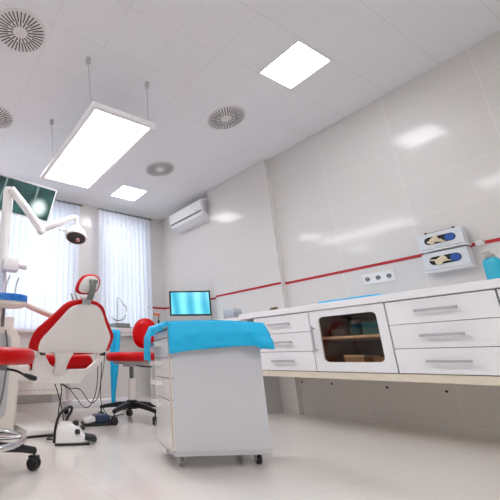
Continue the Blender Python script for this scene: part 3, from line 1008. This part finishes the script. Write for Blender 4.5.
bm = BM(); bx(bm, (0, 0, .466), (.24, .2, .025), None, .006); obj('seat_plate', bm, 'grey', t)
seat_cushion(t, .275, .480, .562)
bm = BM(); tube(bm, spline([(.02, -.02, .465), (.16, -.05, .455), (.24, -.02, .425)]), .006, 8)
lv = obj('lever', bm, 'black', t, smooth=True)
bm = BM(); tube(bm, [(.23, -.027, .43), (.265, -.015, .418), (.295, -.005, .41)], [.009, .014, .012], 10); obj('paddle', bm, 'black', lv, smooth=True)

# ------------------------------------------------------------------ dental chair
ch = thing('dental_chair', 'red and cream dental chair seen from behind its reclined backrest', 'dental chair', (.95, 3.0, 0))
def cy_(z): return 2.8 - (z - .5) * .444
nrm = Vector((0, -.444, 0)) + Vector((0, 0, 0)); nrm = Vector((0, -1, -.444)).normalized()   # towards the camera side of the backrest
red_out = [(.765, .56), (.767, .628), (.792, .705), (.87, .78), (.933, .845), (.988, .908), (1.05, .94), (1.138, .953), (1.222, .952), (1.29, .933), (1.335, .899), (1.367, .836), (1.426, .755), (1.475, .691), (1.464, .633), (1.447, .553), (1.1, .53)]
wht = [(.84, .558), (.829, .595), (.839, .655), (.9, .726), (.96, .807), (1.013, .88), (1.056, .912), (1.144, .928), (1.227, .929), (1.281, .905), (1.317, .861), (1.354, .795), (1.404, .726), (1.429, .685), (1.417, .623), (1.399, .556), (1.25, .563), (1.131, .563), (.963, .561)]
def in_plane(L, back=0.0): return [Vector((x, cy_(z), z)) - nrm * back for x, z in L]
bm = BM(); dome(bm, smooth_loop(in_plane(red_out, .062), 1), nrm, .05, .0, .02); obj('backrest', bm, 'red', ch, smooth=True, world=True, angle=60)
bm = BM(); dome(bm, smooth_loop(in_plane(wht, .012), 1), nrm, .022, .018, .008); obj('back_shell', bm, 'shell', ch, smooth=True, world=True, angle=50)
tail = [(.955, .57), (1.14, .57), (1.107, .536), (1.088, .481), (1.091, .385), (.978, .385), (1.008, .464), (.995, .52)]
bm = BM(); prism(bm, smooth_loop(in_plane(tail, .0), 1), nrm * -.03, .006); obj('back_arm', bm, 'shell', ch, smooth=True, world=True)
for x in (.885, 1.405):
    bm = BM(); lathe(bm, [(.016, -.02), (.018, -.015), (.018, .015), (.016, .02)], (x, 2.815, .558), 14, rot=Matrix.Rotation(R(90), 3, 'Y')); obj('hinge', bm, 'black', ch, smooth=True, world=True)
# seat and leg cushion
bm = BM()
def seat_sec(y, w, z0, z1):
    return rrect(1.13 - w / 2, 1.13 + w / 2, z0, z1, min(.06, (z1 - z0) * .48), 5)
secs = [(2.93, .44, .455, .535), (2.955, .50, .435, .55), (3.2, .54, .43, .55), (3.55, .54, .43, .545), (3.7, .46, .44, .54), (4.2, .40, .43, .52), (4.4, .36, .43, .51), (4.43, .30, .45, .495)]
rings = [[bm.verts.new((a, y, b)) for a, b in seat_sec(y, w, z0, z1)] for y, w, z0, z1 in secs]
for A, B in zip(rings, rings[1:]):
    for k in range(len(A)): bm.faces.new((A[k], A[(k + 1) % len(A)], B[(k + 1) % len(A)], B[k]))
bm.faces.new(rings[0][::-1]); bm.faces.new(rings[-1])
obj('seat', bm, 'red', ch, smooth=True, world=True, angle=60)
# carrier under the seat: U-shaped from behind
car = [(.835, .465), (.858, .568), (.91, .568), (.955, .468), (1.02, .428), (1.13, .418), (1.30, .432), (1.388, .498), (1.40, .566), (1.452, .566), (1.436, .506), (1.364, .434), (1.27, .395), (1.235, .325), (.836, .33)]
bm = BM(); prism(bm, [(x, 2.86, z) for x, z in car], (0, .05, 0), .008); obj('carrier_arms', bm, 'shell', ch, smooth=True, world=True)
bm = BM(); b2(bm, (.84, 2.9, .33), (1.24, 3.75, .425), .03, 3); obj('seat_casing', bm, 'shell', ch, smooth=True, world=True)
bm = BM(); b2(bm, (.70, 3.03, .335), (.86, 3.3, .47), .02, 3); obj('support_arm', bm, 'shell', ch, smooth=True, world=True)
bm = BM(); b2(bm, (.66, 3.035, .03), (.775, 3.36, .40), .02, 3); obj('lift_column', bm, 'shell', ch, smooth=True, world=True)
bp = [(.745, 2.64), (1.0, 2.64), (1.03, 2.68), (.98, 3.55), (.80, 3.75), (.665, 3.75), (.665, 3.035), (.745, 3.035)]
bm = BM(); prism(bm, [(x, y, .012) for x, y in bp], (0, 0, .035), .008); pl = obj('base_plate', bm, 'shell', ch, smooth=True, world=True)
bm = BM(); prism(bm, [(x + (.004 if x > .8 else 0), y + (.004 if y > 3.1 else (-.004 if y < 3 else 0)), 0) for x, y in bp], (0, 0, .012)); obj('rubber_rim', bm, 'black', pl, world=True)
# headrest
hr = [(1.057, 1.051), (1.052, 1.017), (1.076, .998), (1.117, .99), (1.225, 1.011), (1.255, 1.058), (1.259, 1.115), (1.229, 1.152), (1.162, 1.16), (1.102, 1.138), (1.068, 1.09)]
hp = [Vector((x, 2.56 - (z - 1.07) * .25, z)) for x, z in hr]
hn = Vector((0, -1, -.25)).normalized()
hd = obj('headrest', (lambda b: (dome(b, smooth_loop([p - hn * .06 for p in hp], 2), hn, .055, .0, .02), b)[1])(BM()), 'red', ch, smooth=True, world=True, angle=60)
hc = sum(hp, Vector()) / len(hp)
obj('back_cover', (lambda b: (dome(b, smooth_loop([hc + (p - hc) * .82 - hn * .012 for p in hp], 2), hn, .016, .008, .006), b)[1])(BM()), 'shell', hd, smooth=True, world=True, angle=60)
bm = BM(); tube(bm, [(1.178, 2.535, 1.095), (1.168, 2.53, 1.03), (1.158, 2.56, .958)], [.026, .024, .026], 12); bx(bm, (1.178, 2.54, 1.098), (.07, .03, .028), None, .006)
obj('headrest_bracket', bm, 'greygreen', ch, smooth=True, world=True)
bm = BM(); bx(bm, (1.152, 2.6, .945), (.07, .03, .05), None, .006); obj('headrest_socket', bm, 'steel', ch, world=True)

ch.location.x += .02

# ------------------------------------------------------------------ dental unit with tray
du = thing('dental_unit', 'white dental unit with blue-wrapped tray at the left edge', 'dental unit', (.5, 3.0, 0))
prof = [(.30, .0), (.735, .0), (.735, .60), (.725, .68), (.695, .728), (.64, .748), (.30, .748)]
bm = BM(); prism(bm, [(x, 2.84, z) for x, z in prof], (0, .16, 0), .012); b = obj('body', bm, 'white_warm', du, smooth=True, world=True)
bm = BM(); prism(bm, [(x, 2.834, z) for x, z in rrect(.32, .665, .1, .70, .06)], (0, .008, 0), .003); obj('front_panel', bm, 'grey_light', b, smooth=True, world=True)
bm = BM(); b2(bm, (.36, 3.002, .05), (.715, 3.028, .845), .012); obj('rear_column', bm, 'shell', du, world=True)
bm = BM(); tube(bm, spline([(.61, 2.82, .72), (.632, 2.815, .60), (.635, 2.815, .38), (.60, 2.8, .18), (.5, 2.79, .09)]), .008, 8); obj('hose', bm, 'grey', du, smooth=True, world=True)
# tray
bm = BM(); prism(bm, smooth_loop([(.25, 2.58, .885), (.66, 2.58, .885), (.71, 2.63, .885), (.71, 2.82, .885), (.66, 2.87, .885), (.25, 2.87, .885)], 2), (0, 0, .035), .008); tr_ = obj('tray', bm, 'white_warm', du, smooth=True, world=True)
bm = BM(); prism(bm, smooth_loop([(.24, 2.572, .908), (.665, 2.572, .908), (.718, 2.625, .908), (.718, 2.825, .908), (.665, 2.88, .908), (.24, 2.88, .908)], 2), (0, 0, .05), .012); obj('blue_wrap', bm, 'bluefilm', tr_, smooth=True, world=True)
bm = BM(); tube(bm, [(.59, 2.856, .745), (.59, 2.856, .885)], .014, 12); obj('tray_stem', bm, 'grey', du, smooth=True, world=True)
bm = BM(); tube(bm, [(.70, 2.98, .985), (.86, 3.04, .935), (1.10, 3.15, .88), (1.25, 3.3, .84)], .026, 14); obj('swing_arm', bm, 'white_warm', du, smooth=True, world=True)
# instruments standing over the tray
bm = BM()
for x, y in ((.64, 2.76), (.56, 2.72), (.48, 2.76)):
    tube(bm, spline([(x, y, .957), (x + .01, y, 1.06), (x + .03, y + .02, 1.12)]), .006, 8)
obj('instruments', bm, 'chrome', du, smooth=True, world=True)
bm = BM(); bx(bm, (.67, 2.8, .98), (.05, .05, .045), None, .01); obj('syringe_holder', bm, 'shell', du, world=True)

# ------------------------------------------------------------------ operating lamp
ol = thing('operating_lamp', 'white jointed operating lamp on a pole at the dental chair', 'lamp', (.565, 2.95, .75))
bm = BM(); tube(bm, [(.565, 2.95, .75), (.565, 2.95, 1.2), (.565, 2.95, 1.90)], [.047, .046, .044], 20); lathe(bm, [(.044, 1.89), (.046, 1.92), (.035, 1.945), (0, 1.95)], (.565, 2.95, 0), 20); po = obj('pole', bm, 'white_gloss', ol, smooth=True, world=True)
bm = BM(); bx(bm, (.615, 2.88, 1.235), (.13, .10, .10), None, .015); tube(bm, [(.67, 2.88, 1.245), (.75, 2.88, 1.24)], .028, 14); obj('control_box', bm, 'shell', po, smooth=True, world=True)
bm = BM(); tube(bm, [(.575, 2.90, 1.915), (.70, 2.87, 1.76), (.845, 2.85, 1.57)], [.036, .034, .036], 16); obj('lower_arm', bm, 'white_gloss', ol, smooth=True, world=True)
bm = BM(); lathe(bm, [(.022, -.035), (.032, -.028), (.032, .028), (.022, .035)], (.845, 2.85, 1.565), 18, rot=Matrix.Rotation(R(90), 3, 'X')); obj('elbow', bm, 'white_gloss', ol, smooth=True, world=True)
bm = BM(); tube(bm, spline([(.845, 2.85, 1.575), (1.0, 2.84, 1.66), (1.12, 2.83, 1.725), (1.165, 2.83, 1.735)]), [.032 - .010 * k / 24 for k in range(25)], 14); obj('spring_arm', bm, 'white_gloss', ol, smooth=True, world=True)
bm = BM(); tube(bm, [(1.165, 2.83, 1.745), (1.165, 2.83, 1.625)], .02, 12); obj('head_joint', bm, 'white_gloss', ol, smooth=True, world=True)
hrot = Matrix.Rotation(R(12), 3, 'Y') @ Matrix.Rotation(R(-26), 3, 'X')
hcn = Vector((1.155, 2.82, 1.575))
bm = BM()
rings = []
for r_, h in ((.60, .062), (.85, .045), (1.0, .01), (1.02, -.025), (.98, -.05)):
    rings.append([bm.verts.new(hcn + hrot @ Vector((.098 * r_ * math.cos(2 * PI * k / 32), .075 * r_ * math.sin(2 * PI * k / 32), h))) for k in range(32)])
for A, B in zip(rings, rings[1:]):
    for k in range(32): bm.faces.new((A[k], A[(k + 1) % 32], B[(k + 1) % 32], B[k]))
bm.faces.new(rings[0][::-1]); bm.faces.new(rings[-1])
lh = obj('lamp_head', bm, 'white_gloss', ol, smooth=True, world=True)
bm = BM()
ring = [hcn + hrot @ Vector((.086 * math.cos(2 * PI * k / 32), .064 * math.sin(2 * PI * k / 32), -.0505)) for k in range(32)]
prism(bm, ring, hrot @ Vector((0, 0, -.006)), .002); rf = obj('reflector', bm, 'reflector', lh, smooth=True, world=True)
bm = BM(); lathe(bm, [(.022, 0), (.018, -.012), (0, -.016)], hcn + hrot @ Vector((.02, 0, -.0565)), 16, rot=hrot); obj('bulb_cover', bm, 'chrome', lh, smooth=True, world=True)
bm = BM(); tube(bm, [hcn + hrot @ Vector((-.108, 0, -.01)), hcn + hrot @ Vector((-.15, -.01, -.02)), hcn + hrot @ Vector((-.165, -.02, -.05))], .010, 10); obj('grip', bm, 'white_gloss', lh, smooth=True, world=True)

# ------------------------------------------------------------------ instrument stand behind the chair, with its drape
ins = thing('instrument_stand', 'white instrument stand on a low bar foot behind the dental chair', 'stand', (1.75, 3.6, 0))
bm = BM(); b2(bm, (1.39, 3.53, .055), (2.13, 3.65, .125), .012); obj('foot_bar', bm, 'white', ins, smooth=True, world=True)
for x in (1.43, 2.09):
    bm = BM(); lathe(bm, [(.012, -.012), (.027, -.010), (.027, .010), (.012, .012)], (x, 3.61, .028), 16, rot=Matrix.Rotation(R(90), 3, 'X')); lathe(bm, [(.006, 0), (.006, .03)], (x, 3.61, .03), 8); obj('castor', bm, 'black', ins, smooth=True, world=True)
for x, w in ((1.455, .055), (1.985, .03)):
    bm = BM(); b2(bm, (x - w / 2, 3.585, .09), (x + w / 2, 3.635, .79), .008); obj('post', bm, 'white', ins, smooth=True, world=True)
bm = BM(); b2(bm, (1.40, 3.45, .79), (2.17, 3.77, .815), .01); b2(bm, (1.40, 3.45, .8145), (2.17, 3.47, .84), .006); obj('table_top', bm, 'white', ins, smooth=True, world=True)
bm = BM(); b2(bm, (1.93, 3.50, .816), (2.12, 3.70, .90), .015); obj('grey_module', bm, 'grey', ins, smooth=True, world=True)
bm = BM(); tube(bm, spline([(1.99, 3.58, .89), (1.995, 3.58, 1.15), (2.01, 3.58, 1.185), (2.04, 3.58, 1.16)]), .006, 8)
tube(bm, spline([(2.07, 3.58, 1.12), (2.11, 3.58, 1.08), (2.10, 3.58, .99), (2.04, 3.56, .94), (1.95, 3.54, .93), (1.89, 3.53, .96)]), .008, 8); tube(bm, [(2.04, 3.58, 1.16), (2.07, 3.58, 1.12)], .006, 8)
obj('spout', bm, 'chrome', ins, smooth=True, world=True)
bm = BM(); tube(bm, [(2.12, 3.6, .86), (2.42, 3.62, .87)], .009, 8); obj('side_rail', bm, 'chrome', ins, smooth=True, world=True)
for x0, x1, z in ((1.50, 1.42, 1.19), (1.56, 1.46, 1.21), (1.62, 1.53, 1.17)):
    bm = BM(); tube(bm, spline([(x0 + .04, 3.58, .83), (x0, 3.57, .95), (x1, 3.56, z)]), [.011] * 16 + [.006], 8); obj('handpiece', bm, 'chrome', ins, smooth=True, world=True)
# drape strip hanging from the stand
bm = BM()
V = []
for j in range(25):
    b = j / 24
    z = .80 - .70 * b
    row = []
    for i in range(9):
        a = i / 8 - .5
        w = .115 * (1 - .15 * b) if b < .55 else .115 * (.9175 - (b - .55) * 1.25)
        row.append(bm.verts.new((1.885 - .02 * b + a * w, 3.435 + .012 * math.sin(a * 9 + b * 5), z)))
    V.append(row)
for A, B in zip(V, V[1:]):
    for i in range(8): bm.faces.new((A[i], A[i + 1], B[i + 1], B[i]))
W_ = [V[0]]
back = [bm.verts.new((v.co.x, 3.48 + i * .001, .8425)) for i, v in enumerate(V[0])]
for i in range(8): bm.faces.new((V[0][i], back[i], back[i + 1], V[0][i + 1]))
o = obj('hanging_drape', bm, 'cloth', smooth=True, angle=70, origin=(1.95, 3.44, .1))
s_ = o.modifiers.new('thickness', 'SOLIDIFY'); s_.thickness = .003
tag(o, 'narrow turquoise drape hanging from the instrument stand to near the floor', 'cloth')

# ------------------------------------------------------------------ foot pedals and cables
fp = thing('foot_pedal', 'white foot pedal with black arched handle on the floor', 'pedal', (.985, 2.37, 0), R(-20))
bm = BM(); bx(bm, (.0, 0, .007), (.215, .16, .014), None, .005); obj('base', bm, 'black', fp)
bm = BM()
rings = []
for x, h, hw in ((-.102, .10, .066), (-.07, .125, .074), (-.01, .125, .074), (.045, .095, .07), (.08, .05, .06), (.10, .02, .055)):
    rings.append([bm.verts.new((x, y * hw, .0145 + z * (h - .0145))) for y, z in ((-1, 0), (-.97, .6), (-.75, .95), (0, 1.05), (.75, .95), (.97, .6), (1, 0))])
for A, B in zip(rings, rings[1:]):
    for k in range(6): bm.faces.new((A[k], A[k + 1], B[k + 1], B[k]))
    bm.faces.new((A[6], A[0], B[0], B[6]))
bm.faces.new(rings[0][::-1]); bm.faces.new(rings[-1])
obj('housing', bm, 'white_gloss', fp, smooth=True, angle=50)
bm = BM(); tube(bm, spline([(-.112, -.055, .015), (-.106, -.05, .10), (-.085, -.04, .17), (-.045, -.025, .205), (-.012, -.01, .215), (-.008, .0, .19), (-.03, .01, .15), (-.045, .015, .115)]), .009, 10); obj('handle', bm, 'black', fp, smooth=True)
for x, y, z, r_ in ((.02, -.02, .118, .02), (.03, -.07, .075, .016), (.065, .03, .08, .018)):
    bm = BM(); lathe(bm, [(r_, -.01), (r_, .010), (r_ * .6, .016), (0, .017)], (x, y, z), 16); obj('button', bm, 'black', fp, smooth=True)
bm = BM(); bx(bm, (.115, -.01, .032), (.08, .11, .03), Matrix.Rotation(R(10), 3, 'Y'), .012); obj('treadle', bm, 'black', fp, smooth=True)

f2 = thing('foot_pedal', 'flat navy and white foot pedal on the floor beside the black stool base', 'pedal', (1.43, 2.92, 0), R(-12))
bm = BM(); bx(bm, (0, 0, .012), (.24, .15, .022), None, .006); obj('base', bm, 'black', f2)
bm = BM(); bx(bm, (-.07, 0, .042), (.09, .13, .038), Matrix.Rotation(R(-12), 3, 'Y'), .01); obj('white_treadle', bm, 'white', f2, smooth=True)
bm = BM(); bx(bm, (.035, 0, .05), (.13, .135, .055), None, .014); obj('housing', bm, 'navy', f2, smooth=True)

def cable(pts, r, m, label, group='black cables below the dental chair'):
    bm = BM(); tube(bm, spline(pts, 10), r, 8)
    return tag(obj('cable', bm, m, smooth=True, angle=80, origin=pts[0]), label, 'cable', group)
cable([(1.23, 3.3, .328), (1.25, 3.28, .25), (1.2, 3.2, .1), (1.16, 3.1, .012), (1.1, 2.9, .008), (1.16, 2.78, .008), (1.27, 2.86, .008), (1.305, 2.90, .02)], .005, 'black', 'black cable looping on the floor into the navy pedal')
cable([(1.23, 3.34, .328), (1.33, 3.28, .25), (1.45, 3.2, .10), (1.52, 3.15, .20), (1.57, 3.2, .42), (1.6, 3.3, .62)], .004, 'black', 'black hose swinging below the chair up to the instrument stand, left loop')
cable([(1.22, 3.40, .328), (1.34, 3.34, .26), (1.42, 3.26, .25), (1.5, 3.2, .14), (1.58, 3.2, .2), (1.66, 3.3, .45), (1.7, 3.42, .70)], .004, 'black', 'black hose swinging below the chair up to the instrument stand, right loop')
cable([(1.18, 3.3, .328), (1.22, 3.27, .2), (1.22, 3.15, .06), (1.12, 2.9, .009), (1.0, 2.66, .008), (.87, 2.52, .012), (.872, 2.43, .02)], .005, 'black', 'black cable running along the floor into the white pedal')
cable([(1.75, 3.42, .77), (1.74, 3.40, .5), (1.68, 3.35, .3), (1.66, 3.3, .12), (1.72, 3.25, .012), (1.9, 3.3, .009)], .004, 'black', 'black hose hanging from the instrument stand beside the turquoise strip')
